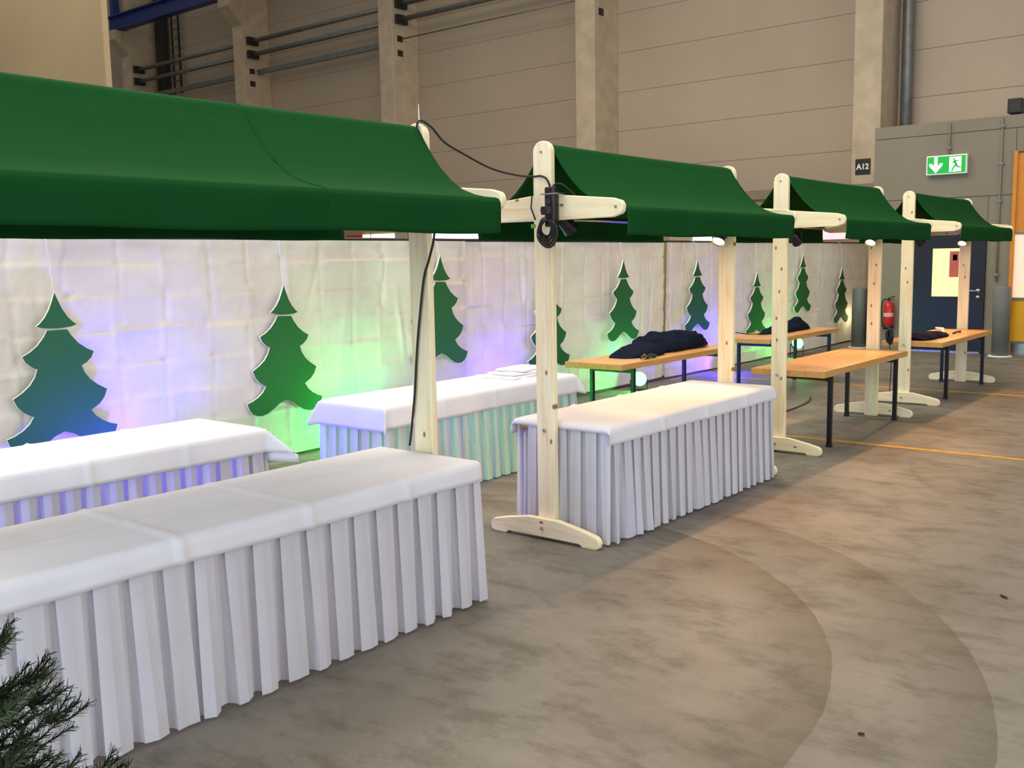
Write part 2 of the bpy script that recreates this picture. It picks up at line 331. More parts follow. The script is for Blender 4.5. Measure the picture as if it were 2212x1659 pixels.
# ================================================================== MARKET STALLS
Y0, S = 3.676, 2.428
STALLS = [(1.2, 3.757), (4.845, 7.273), (8.30, 10.728), (11.815, 14.243)]
WHO = ['nearest market stall with green canopy, cut by the left picture edge', 'second market stall, with black socket strip tied to its post', 'third market stall, over the bare wooden table', 'farthest market stall, by the dark blue door']
PROF = [(0, 2.452), (.035, 2.438), (.07, 2.385), (.12, 2.315), (.18, 2.245), (.25, 2.18), (.33, 2.125), (.41, 2.092), (.48, 2.072), (.54, 2.060), (.562, 2.052), (.572, 2.035), (.575, 2.01), (.572, 1.95), (.566, 1.884)]
def bolt(parent, x, y, z, d, r=.013):
    m = MB().tube([(x, y, z), (x+d*.008, y, z)], r, 12); m.tube([(x+d*.006, y, z), (x+d*.013, y, z)], r*.6, 6); return m.build('bolt', M['steel'], parent)
for si, (a, b) in enumerate(STALLS):
    L = b-a; s = thing('market_stall', WHO[si], 'market stall', (a, Y0, 0), group='market stalls in a row')
    for end in (0, 1):
        d = -1 if end == 0 else 1
        px0, px1 = (0, .045) if end == 0 else (L, L+.045)
        oy = random.uniform(-3, 3)
        pts = [(-.0675, 0), (.0675, 0), (.0675, 2.40)]+[(.0675*math.cos(t), 2.40+.0675*math.sin(t)) for t in [math.pi*k/14 for k in range(1, 14)]]+[(-.0675, 2.40)]
        p = MB().prism(pts, px0, px1, 0).build('post', M['pine'], s, bevel=.006)
        out = px0 if end == 0 else px1
        bolt(p, out, .0, 2.40, d, .008); bolt(p, out, .005, .694, d); bolt(p, out, 0, 2.055, d)
        # arm, tapered, lapped into the post
        up = [(-.545, 2.090), (-.5, 2.103), (-.10, 2.142), (.10, 2.142), (.5, 2.103), (.545, 2.090)]
        dn = [(.545, 2.005), (.5, 1.992), (.1, 1.990), (-.1, 1.990), (-.5, 1.992), (-.545, 2.005)]
        cap = lambda sx: [(sx*(.545+.032*math.sin(t)), 2.0475+.0425*math.cos(t)) for t in [math.pi*k/8 for k in range(1, 8)]]
        pts = up + cap(1) + dn + cap(-1)[::-1]
        ar = MB().prism(pts, px0+.003, px1-.003, 0).build('cross_arm', M['pine_y'], s, bevel=.006)
        for yy in (-.53, .53): bolt(ar, out-d*.003, yy, 2.05, d, .009)
        # foot in front of (outside) the post
        fx0, fx1 = (-.045, 0) if end == 0 else (L+.045, L+.09)
        top = [(-.40, .082), (-.30, .105), (-.12, .138), (.12, .138), (.30, .105), (.40, .082)]
        pts = top+[(.42, .065), (.428, .04), (.42, .015), (.40, 0), (.30, 0), (.28, .018), (-.28, .018), (-.30, 0), (-.40, 0), (-.42, .015), (-.428, .04), (-.42, .065)]
        if si == 0 and end == 1: pts = [(y*.8, z) for y, z in pts]
        ft = MB().prism(pts, fx0, fx1, 0).build('foot', M['pine_y'], s, bevel=.006)
        bolt(ft, fx0 if end == 0 else fx1, 0, .075, d, .012)
    MB().tube([(.045, 0, 2.425), (L, 0, 2.425)], .016, 10).build('ridge_bar', M['steel'], s, smooth=True)
    for sy in (-1, 1): MB().tube([(.045, sy*.545, 2.04), (L, sy*.545, 2.04)], .014, 10).build('eave_bar', M['steel'], s, smooth=True)
    # canopy sheet: ridge to valance on both sides
    full = [(-y, z) for y, z in PROF[::-1]] + PROF[1:]
    nu = 70; fine = []
    for (y1, z1), (y2, z2) in zip(full[:-1], full[1:]):
        for k in range(3): fine.append((y1+(y2-y1)*k/3, z1+(z2-z1)*k/3))
    fine.append(full[-1]); P = np.zeros((nu, len(fine), 3))
    for i in range(nu):
        u = i/(nu-1); x = .05+(L-.055)*u; endsag = math.exp(-u*L/.25)+math.exp(-(1-u)*L/.25)
        for j, (y, z) in enumerate(fine):
            ay = abs(y); sl = max(0, math.sin(math.pi*min(1, ay/.55))) if z > 2.05 else 0
            zz = z + sl*(-.018*endsag + .010*snoise(x, y*.6+si*3, si, 1.6)) - (.006*math.sin(u*math.pi) if ay < .1 else 0)
            yy = y
            if z < 2.05:
                t = (2.05-z)/.166; yy = y + math.copysign(1, y)*t*(.010*math.sin(x*9+si*2+y*3)+.014*snoise(x, y, si+9, 2.5)); zz = z + .004*t*math.sin(x*5+si)
                if ay > .3: x2 = x
            P[i, j] = (x + (.02 if u < .01 else (-.02 if u > .99 else 0))*0, yy, zz)
    cn = MB().grid(P).build('canopy', M['canopy'], s, smooth=True, fix=False)
    so = cn.modifiers.new('thick', 'SOLIDIFY'); so.thickness = .003; so.offset = 0
    # stitched seams of the canopy
    if si == 0:
        m = MB(); k = int(nu*.565); m.tube([(P[k, j][0], P[k, j][1], P[k, j][2]+.002) for j in range(len(fine)//2, len(fine)//2-40, -2)], .0035, 5); m.build('seam', M['canopy'], cn, smooth=True)
# ================================================================== TABLES, CLOTHS, SKIRTS
def table(x0, x1, y0, y1, label, zt=.735, inset=(.35, .12)):
    t = thing('folding_table', label, 'table', ((x0+x1)/2, (y0+y1)/2, 0), group='folding banquet tables'); hx, hy = (x1-x0)/2, (y1-y0)/2
    top = rbox(-hx+.004, hx-.004, -hy+.004, hy-.004, zt-.006, zt).build('table_top', M['table_top'], t, bevel=.002)
    rbox(-hx, hx, -hy, hy, zt-.058, zt-.007).build('edge_band', M['edge'], t, bevel=.004)
    for sx, ins in ((-1, inset[0]), (1, inset[1])):
        xx = sx*(hx-ins); fr = None
        for sy in (-1, 1):
            l = MB().box(xx-.02, xx+.02, sy*(hy-.09)-.02, sy*(hy-.09)+.02, .01, zt-.058).build('leg', M['black_metal'], t, bevel=.004)
            rbox(xx-.023, xx+.023, sy*(hy-.09)-.023, sy*(hy-.09)+.023, 0, .03).build('rubber_foot', M['black_plastic'], l)
        rbox(xx-.015, xx+.015, -hy+.09, hy-.09, zt-.12, zt-.085).build('leg_rail', M['black_metal'], t)
    return t
def tablecloth(x0, x1, y0, y1, zt, label, drop=(.13, .13), ends=(0, 0), creases=(), seed=0, flare=.5):
    # flat sheet coordinates folded over the table edges
    z = zt+.004; res = .022; ey0, ey1 = drop; ex0, ex1 = ends
    us = np.arange(x0-ex0, x1+ex1+1e-6, res); vs = np.arange(y0-ey0, y1+ey1+1e-6, res)
    us[-1] = x1+ex1; vs[-1] = y1+ey1; P = np.zeros((len(us), len(vs), 3)); R = .028
    def fold(d):   # distance past the edge -> (outward, down)
        if d <= 0: return 0, 0
        a = min(d/R, math.pi/2); r = (R*math.sin(a), R*(1-math.cos(a)))
        rest = d-R*math.pi/2
        return (r[0]+max(0, rest)*.06, r[1]+max(0, rest))
    for i, u in enumerate(us):
        for j, v in enumerate(vs):
            du = max(0, x0-u, u-x1); dv = max(0, y0-v, v-y1); sx = -1 if u < x0 else 1; sy = -1 if v < y0 else 1
            cx = min(max(u, x0), x1); cy = min(max(v, y0), y1); zz = z
            wv = .5*snoise(u, v, seed, 1.7)+.5*snoise(u, v, seed+3, 5)
            if du and dv:
                o1, d1 = fold(du); o2, d2 = fold(dv); m = max(d1, d2); mn = min(d1, d2)
                px, py, pz = cx+sx*(o1+mn*flare*.55), cy+sy*(o2+mn*flare*.55), z-m-mn*.12
            elif du: o, d = fold(du); px, py, pz = cx+sx*(o+d*.05*wv), cy, z-d
            elif dv: o, d = fold(dv); px, py, pz = cx, cy+sy*(o+d*(.10*wv+.05)), z-d*(1+.05*snoise(u, 3, seed, 1.3))
            else: px, py, pz = cx, cy, z+.0015*wv
            for c in creases:
                e = abs(u-c)
                if e < .024:
                    h = .011*(1-e/.024)
                    if dv: py += sy*h*1.3
                    else: pz += h
            if not dv and not du:
                e = abs(v-(y0+y1)/2)
                if e < .024 and creases: pz += .006*(1-e/.024)
            P[i, j] = (px, py, pz)
    o = MB().grid(P).build('tablecloth', M['cloth'], smooth=True, fix=False); so = o.modifiers.new('thick', 'SOLIDIFY'); so.thickness = .002; so.offset = 1
    return tag(o, label, 'tablecloth', 'white tablecloths')
def skirt(paths, zt, label, seed=0, period=.135, depth=.036, flare=.022):
    # pleated skirt: overlapping box pleats hung along each path (list of (x,y) polylines, outward side on the right hand)
    rnd = random.Random(seed); m = MB(); rows = [0, .04, .15, .3, .5, .7, .85, 1.0]
    for path in paths:
        pts = [Vector((x, y)) for x, y in path]; seg = [(pts[i+1]-pts[i]).length for i in range(len(pts)-1)]; tot = sum(seg)
        def at(d):
            d = min(max(d, 0), tot); k = 0
            while k < len(seg)-1 and d > seg[k]: d -= seg[k]; k += 1
            t = (pts[k+1]-pts[k]).normalized(); n = Vector((t.y, -t.x))
            # blend the normals near corners
            w0 = max(0, 1-d/.06) if k > 0 else 0; w1 = max(0, 1-(seg[k]-d)/.06) if k < len(seg)-1 else 0
            if w0: tp = (pts[k]-pts[k-1]).normalized(); n = (n+Vector((tp.y, -tp.x))*w0).normalized()
            if w1: tn = (pts[k+2]-pts[k+1]).normalized(); n = (n+Vector((tn.y, -tn.x))*w1).normalized()
            return pts[k]+t*d, n
        N = max(1, round(tot/period)); p = tot/N; prof = []
        for k in range(N):
            b = k*p; wv = [rnd.gauss(0, 1) for _ in range(6)]
            g = .30+.03*wv[0]; ph = .25
            # (along at top, depth at top, along at bottom, depth at bottom)
            f0, f1 = b+p*(.02), b+p*(1-g)
            sh = p*.10*wv[1]; op = p*.10*wv[2]
            prof += [(f0, .0, f0+sh-op*.4, .010*abs(wv[3])), ((f0+f1)/2, .002, (f0+f1)/2+sh, .004+.012*abs(wv[4])), (f1, 0, f1+sh+op*.6, .008*wv[3]),
                     (b+p*(1-g-.30), -.010, b+p*(1-g-.14)+sh, -.018), (f1+p*.02, -.020, f1+p*.05+sh*.5, -depth), (b+p*(.93), -.022, b+p*.97, -depth*1.2-.006*abs(wv[5])), (b+p*1.22 if k < N-1 else b+p, -.012, b+p*1.10 if k < N-1 else b+p, -.012)]
        P = np.zeros((len(prof), len(rows), 3))
        for i, (d0, n0, d1, n1) in enumerate(prof):
            for j, r in enumerate(rows):
                e = r**1.1; q, n = at(d0+(d1-d0)*e); off = n0+(n1-n0)*e+flare*e
                P[i, j] = (q.x+n.x*off, q.y+n.y*off, zt-.03-(zt-.045)*r)
        m.grid(P)
    o = m.build('table_skirt', M['skirt'], fix=False); return tag(o, label, 'table skirt', 'pleated white table skirts')
ZT = .735
TX = [(1.27, 3.715), (4.945, 7.24), (8.365, 10.66), (11.89, 14.17)]
TXb = [(1.3, 3.74), (4.82, 7.12), (7.93, 10.3), (11.25, 13.5)]
FY0, FY1, BY0, BY1 = 3.275, 3.965, 5.09, 5.76
table(*TX[0], FY0, FY1, 'table under the nearest white cloth in the front row'); table(*TX[1], FY0, FY1, 'table under the white cloth inside the second stall')
table(*TX[2], FY0, FY1, 'bare wooden table inside the third stall, nothing on top', inset=(.38, .10))
table(*TX[3], FY0, FY1, 'bare wooden table inside the farthest stall with navy cover on top', .725, (.55, .08))
table(*TXb[0], BY0, BY1, 'table under the white cloth in the back row, left end'); table(*TXb[1], BY0, BY1, 'table under white cloth in the back row behind the second stall')
table(*TXb[2], BY0, BY1, 'bare wooden back-row table with the large heap of navy jackets', .745); table(*TXb[3], BY0, BY1, 'bare wooden back-row table farthest along the white sheeting', .745)
tablecloth(*TX[0], FY0, FY1, ZT, 'white cloth with ironed creases on the nearest front table', (.115, .12), (.02, .012), (2.0, 2.62, 3.2), 1)
tablecloth(*TX[1], FY0, FY1, ZT, 'white cloth glowing under the warm lamp inside the second stall', (.125, .12), (.055, .05), (5.55, 6.15, 6.75), 2)
tablecloth(*TXb[0], BY0, BY1, ZT, 'white cloth with flared corner on the left back-row table', (.17, .15), (.0, .23), (1.9, 2.6, 3.2), 3, 1.5)
tablecloth(*TXb[1], BY0, BY1, ZT, 'white cloth hanging over the near end behind the second stall', (.18, .15), (.2, .15), (5.4, 6.0, 6.6), 4, .7)
e = .024
def rect(x0, x1): return x0-e, x1+e
x0, x1 = rect(*TX[0]); skirt([[(x0, FY0-e), (x1, FY0-e), (x1, FY1+e)], ], ZT, 'white pleated skirt around the nearest front table', 1)
x0, x1 = TX[1][0]-.022, TX[1][1]+.004
skirt([[(x0, FY1-.09), (x0, FY0-e), (x1, FY0-e), (x1, FY1+e)], [(x1, FY1+e), (x0+.02, FY1+e)]], ZT, 'white pleated skirt around the table inside the second stall', 2, .11, flare=.022)
x0, x1 = rect(*TXb[0]); skirt([[(x0, BY0-e), (x1, BY0-e), (x1, BY1+e)]], ZT, 'white pleated skirt with blue glow on the left back-row table', 3, .12)
x0, x1 = rect(*TXb[1]); skirt([[(x0, BY1+e), (x0, BY0-e), (x1, BY0-e), (x1, BY1+e)]], ZT, 'white pleated skirt with green glow on the back-row table', 4, .12)
# ================================================================== SHEETING BACKDROP
YC, ZC0, ZC1 = 7.15, .045, 1.972
def sheet(x0, x1, label, seed, yoff=0):
    res = .02; xs = np.arange(x0, x1+1e-6, res); zs = np.linspace(ZC0, ZC1, 97); X, Z = np.meshgrid(xs, zs, indexing='ij')
    rng = np.random.default_rng(seed); Yd = np.zeros_like(X)
    # folded-storage creases: a grid of ridges and valleys, each cell crease with its own sign
    zk = np.arange(.2, 1.95, .262)+.01; xk = np.arange(math.floor(x0/.40)*.40, x1+.4, .40)
    for k, zc in enumerate(zk):
        cell = np.floor(X/.8).astype(int) % 7; sg = np.where((cell+k+seed) % 3 == 0, 1.0, -.8)
        zl = zc+.012*np.sin(X*.9+k)
        if k == 0:
            ci = np.floor(X/.40+.13*np.sin(np.floor(Z/.262)*2.1)).astype(int); cj = np.floor((Z-.21)/.262).astype(int)
            hsh = lambda q: (lambda v: v-np.floor(v))(np.sin(ci*12.9898+cj*78.233+seed*3.7+q)*43758.5453)
            fx = X/.40+.13*np.sin(np.floor(Z/.262)*2.1)-ci-.5; fz = (Z-.21)/.262-cj-.5
            Yd += (hsh(1)-.5)*.022*fz + (hsh(2)-.5)*.016*fx + (hsh(3)-.3)*.012*np.cos(fx*math.pi)*np.cos(fz*math.pi)
        fade = .35+.65*np.clip(np.sin(X*2.3+k*1.7+seed)+.5, 0, 1)
        Yd += fade*sg*.010*np.exp(-np.abs(Z-zl)/.012) + .004*np.where(Z > zl, 1, -1)*np.exp(-np.abs(Z-zl)/.09)
    for k, xc in enumerate(xk):
        row = np.floor(Z/.262).astype(int); h = np.sin(k*12.9898+row*78.233+seed)*43758.5453; h = h-np.floor(h)
        xl = xc+.02*np.sin(Z*3+k)+.05*(h-.5)
        Yd += np.where(h > .3, 1, -.6)*.013*np.exp(-np.abs(X-xl)/.016)
    # hanging wrinkles, stronger towards the top
    for k in range(int((x1-x0)*2.2)):
        xc = rng.uniform(x0, x1); sl = rng.normal(0, .16); z0 = rng.uniform(.2, 1.7); ln = rng.uniform(.3, 1.1); wd = rng.uniform(.012, .035); am = rng.uniform(.006, .02)*rng.choice([-1, 1])
        Yd += am*np.exp(-((X-xc-sl*(Z-z0))/wd)**2)*np.exp(-((Z-z0)/ln)**2)*np.clip((Z-.1)/.4, 0, 1)
    Yd += .018*np.sin(X*1.9+seed)*np.clip((ZC1-Z)*1.2, .15, 1) + .012*np.sin(X*5.3+Z*1.2+seed*2)
    P = np.stack([X, YC+yoff+Yd, Z], -1)
    o = MB().grid(P).build('backdrop_sheet', M['curtain'], smooth=True, fix=False)
    return tag(o, label, 'backdrop sheet', 'white sheeting hung as a backdrop')
sheet(-1.5, 8.05, 'white creased plastic sheeting behind the left back-row tables', 1)
sheet(7.95, 12.42, 'white creased plastic sheeting between the second stall posts', 2, .085)
sheet(12.32, 20.35, 'white creased plastic sheeting at the far right end of the backdrop', 3)
rl = MB().tube([(-1.5, YC+.06, 1.985), (20.4, YC+.06, 1.985)], .017, 8).build('backdrop_rail', M['dark'], smooth=True); tag(rl, 'thin dark rail along the top of the white sheeting', 'rail')
for i, x in enumerate((1.2, 6.4, 12.36, 15.9, 20.3)):
    s = thing('backdrop_stand', ['rail stand behind the sheeting at the left back-row table', 'rail stand behind the sheeting beside the nearest canopy post', 'rail stand showing as a grey band through the sheeting', 'rail stand behind the sheeting at the farthest back-row table', 'rail stand at the right end of the sheeting'][i], 'stand', (x, YC+.19, 0), group='stands holding the backdrop rail')
    MB().tube([(0, 0, .01), (0, 0, 1.98)], .025, 10).build('pole', M['grey_steel'], s, smooth=True)
    rbox(-.2, .2, -.03, .35, 0, .012).build('base_plate', M['grey_steel'], s, bevel=.003)
# dark strip modelled in place of the shade under the sheeting
bt = rbox(-1.5, 20.4, YC+.10, YC+.16, 0, .06).build('shade_strip', plain('under_sheet_shade', (92, 82, 66), .8)); tag(bt, 'dark strip standing for the shade on the floor under the sheeting', 'shade strip')
# ================================================================== TREE CUT-OUTS
def tree_half():
    # right-hand outline below the gap, x half-widths and z from the tip (metres)
    return [(.075, -.272), (.10, -.315), (.15, -.375), (.21, -.42), (.265, -.447), (.245, -.49), (.205, -.525), (.165, -.545),
            (.185, -.60), (.225, -.655), (.28, -.70), (.35, -.742), (.325, -.80), (.285, -.845), (.235, -.875), (.215, -.885),
            (.25, -.935), (.30, -.975), (.36, -1.005), (.415, -1.022), (.395, -1.075), (.36, -1.115), (.315, -1.135), (.26, -1.14), (.20, -1.125), (.13, -1.085), (.07, -1.045), (0, -1.02)]
TIP = [(0, 0), (.022, -.06), (.05, -.125), (.085, -.18), (.125, -.222), (.15, -.238), (.11, -.252), (.06, -.258), (0, -.26)]
def board(name, half, parent, t=.02):
    right = half; left = [(-x, z) for x, z in half[::-1] if x > 1e-6]
    pts = right+left if half[0][0] < 1e-6 else right+left
    m = MB().prism(pts, 0, t, 1); o = m.build(name, M['tree'], parent); me = o.data; me.materials.append(M['board_edge'])
    for p in me.polygons:
        if abs(p.normal.y) < .5: p.material_index = 1
    return o
TREES = [(3.475, 1.585, 1.0, 'leftmost green wooden tree cut-out, lower branches lit blue', .0), (5.53, 1.575, 1.0, 'green tree cut-out left of the canopy post, lower right lit green', .03), (7.56, 1.82, 1.0, 'green tree cut-out directly right of the first canopy post', .02),
         (9.42, 1.61, 1.0, 'green tree cut-out half hidden by the second stall near post', -.01), (11.08, 1.74, .93, 'green tree cut-out above the heap of navy jackets', .01), (13.10, 1.715, .92, 'green tree cut-out beside the second stall far post', .0),
         (15.12, 1.50, .92, 'green tree cut-out between the posts of second and third stall', .015), (16.98, 1.775, .90, 'green tree cut-out right of the third stall near post, lit green below', -.01), (18.87, 1.52, .94, 'rightmost green tree cut-out near the end of the sheeting', .01)]
for x, z, sc, lbl, rot in TREES:
    t = thing('tree_cutout', lbl, 'tree decoration', (x, YC-.075, z), group='green tree cut-outs on the backdrop'); t.scale = (sc, 1, sc); t.rotation_euler.y = rot
    board('treetop', TIP, t); board('branches', tree_half(), t)
    MB().tube([(0, .01, -.01), (-.02, .03, (1.96-z)/sc), (-.02, .10, (2.003-z)/sc)], .0025, 5).build('string', M['string'], t)
# ================================================================== FLOOR LIGHTS BEHIND THE TABLES
def par_light(x, y, col, name, power, lbl, face=(-.72, -.62, .30), z=.13, r=.10):
    P0 = Vector((0, 0, z)); ax = Vector(face).normalized()
    t = thing('floor_spotlight', lbl, 'spotlight', (x, y, 0), group='coloured floor spotlights')
    a = P0-ax*.06; b_ = P0+ax*.05
    MB().tube([a, a+ax*.02, b_-ax*.02, b_], [r*.7, r*.92, r, r*1.04], 20, cap=False).build('housing', M['black_metal'], t, smooth=True)
    MB().tube([a-ax*.001, a+ax*.004], r*.7, 18).build('back_cap', M['black_metal'], t)
    MB().tube([b_-ax*.008, b_-ax*.002], r*.98, 20).build('lens', glow('lens_'+name, tuple(int(255*(c*.6+.4)) for c in col), 5), t)
    side = ax.cross(Vector((0, 0, 1))).normalized()
    MB().tube([P0+side*(r+.012), P0+side*(r+.012)-Vector((0, 0, z-.012)), P0-side*(r+.012)-Vector((0, 0, z-.012)), P0-side*(r+.012)], .008, 6).build('yoke', M['black_metal'], t)
    ld = bpy.data.lights.new('beam_'+name, 'POINT'); ld.color = col; ld.energy = power; ld.shadow_soft_size = .05
    lo = bpy.data.objects.new('beam', ld); COL.objects.link(lo); lo.parent = t; lo.location = P0+ax*.12
BLUE, GREEN, VIO = (.05, .015, 1.0), (.006, 1.0, .10), (.11, .02, 1.0)
par_light(4.02, 6.86, BLUE, 'b1', 150, 'blue floor spotlight behind the left back-row table')
par_light(6.45, 6.92, GREEN, 'g1', 62, 'green floor spotlight behind the white-clothed back-row table')
par_light(8.80, 6.92, VIO, 'b2', 70, 'blue floor spotlight between the second and third back-row tables')
par_light(11.20, 6.92, GREEN, 'g2', 20, 'green floor spotlight under the table with navy jackets', z=.15)
par_light(13.75, 6.92, BLUE, 'b3', 80, 'blue floor spotlight near the farthest back-row table')
par_light(16.30, 6.88, GREEN, 'g3', 26, 'green floor spotlight below the tree near the far end', z=.24)
# ================================================================== WARM CLAMP LAMPS ON THE STALLS
M['halogen'] = glow('halogen_lens', (255, 214, 150), 14)
def clamp_lamp(p, target, lbl, power=45, ang=98):
    p = Vector(p); ax = (Vector(target)-p).normalized(); t = thing('clamp_lamp', lbl, 'lamp', p, group='warm clamp lamps on the stalls')
    side = ax.cross(Vector((0, 0, 1))).normalized()
    MB().tube([-ax*.07, -ax*.05, ax*.02, ax*.045], [.025, .04, .048, .055], 16, cap=False).build('housing', M['black_plastic'], t, smooth=True)
    MB().tube([-ax*.071, -ax*.066], .026, 14).build('back_cap', M['black_plastic'], t)
    MB().tube([ax*.025, ax*.03], .046, 16).build('lens', M['halogen'], t)
    MB().tube([side*.06, side*.06+Vector((0, 0, .09)), -side*.06+Vector((0, 0, .09)), -side*.06], .006, 6).build('yoke', M['black_plastic'], t)
    rbox(-.02, .02, -.02, .02, .085, .13).build('clamp', M['black_plastic'], t, bevel=.004)
    ld = bpy.data.lights.new('halogen_beam', 'SPOT'); ld.color = (1.0, .50, .20); ld.energy = power; ld.spot_size = math.radians(ang); ld.spot_blend = .55; ld.shadow_soft_size = .035
    lo = bpy.data.objects.new('beam', ld); COL.objects.link(lo); lo.parent = t; lo.location = ax*.06; lo.rotation_euler = ax.to_track_quat('-Z', 'Y').to_euler()
for i, nm in ((1, 'second'), (2, 'third'), (3, 'farthest')):
    a, b = STALLS[i]
    clamp_lamp((b-.09, Y0+.01, 1.90), (a+1.25, Y0-.05, .7), 'black clamp lamp glowing on the far post of the %s stall' % nm, 125 if i < 3 else 110, 88)
    clamp_lamp((a+.13, Y0-.09, 1.965 if i == 1 else 1.90), (a+2.3, Y0-.55, .2), 'black clamp lamp on the near post of the %s stall' % nm, 52, 85)
# ================================================================== CABLES AND SOCKET STRIP
def smooth_pts(pts, n=8):
    pts = [Vector(p) for p in pts]; out = []
    for i in range(len(pts)-1):
        p0, p1, p2, p3 = pts[max(i-1, 0)], pts[i], pts[i+1], pts[min(i+2, len(pts)-1)]
        for k in range(n):
            t = k/n; out.append(.5*((2*p1)+(p2-p0)*t+(2*p0-5*p1+4*p2-p3)*t*t+(3*p1-p0-3*p2+p3)*t**3))
    return out+[pts[-1]]
def cable(pts, r, lbl, name='cable', mat='rubber', grp=None):
    return tag(MB().tube(smooth_pts(pts), r, 7).build(name, M[mat], smooth=True), lbl, 'cable', grp)
cable([(3.742, 3.57, 2.02), (3.742, 3.54, 1.897), (3.742, 3.585, 1.76), (3.742, 3.623, 1.671), (3.742, 3.665, 1.45), (3.742, 3.691, 1.279), (3.742, 3.717, 1.053), (3.742, 3.75, .85), (3.74, 3.765, .765)], .0065, 'black cable hanging down the far post of the nearest stall')
cable([(3.72, 3.63, 2.33), (3.735, 3.64, 2.40), (3.75, 3.634, 2.475), (3.85, 3.645, 2.455), (4.0, 3.69, 2.392), (4.2, 3.719, 2.341), (4.45, 3.746, 2.285), (4.7, 3.765, 2.262), (4.835, 3.74, 2.258), (4.835, 3.683, 2.258), (4.835, 3.64, 2.243), (4.835, 3.613, 2.205), (4.83, 3.60, 2.16)], .0065, 'dark cable slung from the nearest canopy to the second stall')
zt_ = MB().tube([(3.752, 3.634, 2.46), (3.752, 3.636, 2.56)], [.004, .0015], 6).build('cable_tie', M['white']); tag(zt_, 'white cable tie tip standing up on the nearest stall post', 'cable tie')
ps = thing('socket_strip', 'black socket strip tied upright to the near post of the second stall', 'socket strip', (4.815, 3.58, 1.95))
rbox(-.03, .025, -.034, .034, 0, .235).build('body', M['black_plastic'], ps, bevel=.008)
rbox(-.035, .03, -.07, .06, .190, .198).build('strap', M['steel'], ps)
for k in range(3): MB().tube([(-.03, 0, .04+k*.055), (-.036, 0, .04+k*.055)], .018, 14).build('socket', M['dark'], ps)
rbox(-.075, -.03, -.025, .03, .07, .12).build('plug', M['black_plastic'], ps, bevel=.006)
cc = thing('cable_coil', 'coiled black cable with green tag hanging below the socket strip', 'cable coil', (4.80, 3.61, 1.95))
for k in range(7):
    pts = [(-.006*k+.004*math.sin(a*3), (.044+.004*k)*math.cos(a)+.012*(k % 2)-.006*k, (.056+.004*k)*math.sin(a)-.007*k) for a in [2*math.pi*i/24 for i in range(25)]]
    MB().tube(pts, .0075, 6).build('loop', M['rubber'], cc, smooth=True)
MB().tube([(0, .085, .045), (.01, .125, .12), (.015, .12, .19)], .005, 6).build('tail', M['rubber'], cc, smooth=True)
MB().tube([(-.035, .075, -.005), (-.035, .075, .018)], .014, 10).build('green_tag', plain('green_tape', (90, 170, 50), .5), cc)
cable([(4.83, 3.60, 2.16), (4.82, 3.56, 2.20), (4.83, 3.50, 2.19), (4.90, 3.45, 2.10), (4.95, 3.58, 2.02)], .005, 'thin black lead looping from the socket strip to the clamp lamp')
cable([(9.0, 4.9, .008), (9.8, 4.6, .008), (10.6, 4.55, .008), (11.3, 4.62, .008), (11.7, 4.75, .008)], .009, 'black cable lying on the floor behind the third stall')
cable([(11.30, 5.62, .755), (11.45, 5.66, .80), (11.7, 5.6, .765), (12.0, 5.5, .753)], .006, 'thin lead lying on the farthest back-row table')
hk = thing('cable_hank', 'dark bundled cable hank hanging by the farthest stall near post', 'cable coil', (11.77, 3.83, .80))
for k in range(10):
    pts = [(.006*k-.03, (.018+.007*(k % 4))*math.cos(a)+.012*math.sin(k*2.1), (.06+.015*(k % 3))*math.sin(a)+.015*math.cos(k*2)) for a in [2*math.pi*i/20 for i in range(21)]]
    MB().tube(pts, .009, 6).build('loop', M['rubber'], hk, smooth=True)
MB().tube(smooth_pts([(-.01, 0, -.09), (-.02, -.03, -.3), (0, -.02, -.55), (.02, 0, -.78)]), .005, 6).build('tail', M['rubber'], hk, smooth=True)
# ================================================================== THINGS ON THE TABLES
def garment(name, x, y, z, rz, secs, label, seed, n=26, cat='jacket'):
    # lofted heap: secs = (along, centre offset, half width, height, ridge shift)
    pts = []; S_ = []
    for i in range(len(secs)-1):
        for k in range(6): S_.append([secs[i][c]+(secs[i+1][c]-secs[i][c])*(.5-.5*math.cos(math.pi*k/6)) for c in range(5)])
    S_.append(list(secs[-1])); P = np.zeros((len(S_), n, 3))
    for i, (u, c, hw, h, rs) in enumerate(S_):
        for j in range(n):
            a = math.pi*j/(n-1); cx = math.copysign(abs(math.cos(a))**.8, math.cos(a)); sz = abs(math.sin(a))**.75
            nz = .8*(.5-abs(snoise(u*5+cx*1.2, cx*2.2, seed, 1.0))*2.2)+.6*(.4-abs(snoise(u*11-cx*2, cx*4, seed+2, 1.0))*2)
            P[i, j] = (u+.01*nz, c+cx*hw*(1+.10*nz)+rs*sz*hw, max(0.001, h*sz*(1+.26*nz)) if 0 < j < n-1 else 0.001)
    m = MB().grid(P); o0 = 0; ii = len(S_)
    m.f.append(tuple(range(n))); m.f.append(tuple(range((ii-1)*n, ii*n))[::-1]); m.f.append(tuple([i*n for i in range(ii)]+[i*n+n-1 for i in range(ii-1, -1, -1)]))
    o = m.build(name, M['navy'], smooth=True, loc=(x, y, z), rot=(0, 0, rz)); s = o.modifiers.new('sub', 'SUBSURF'); s.levels = 1; s.render_levels = 1
    return tag(o, label, cat)
garment('jacket', 8.42, 5.44, .745, .0, [(0, .02, .10, .01, 0), (.12, .02, .17, .05, 0), (.3, .0, .20, .10, .1), (.5, .0, .22, .125, 0), (.55, -.02, .20, .09, -.2), (.6, -.03, .14, .03, 0)], 'navy jacket spread out, near end of the heap on the bare table', 4)
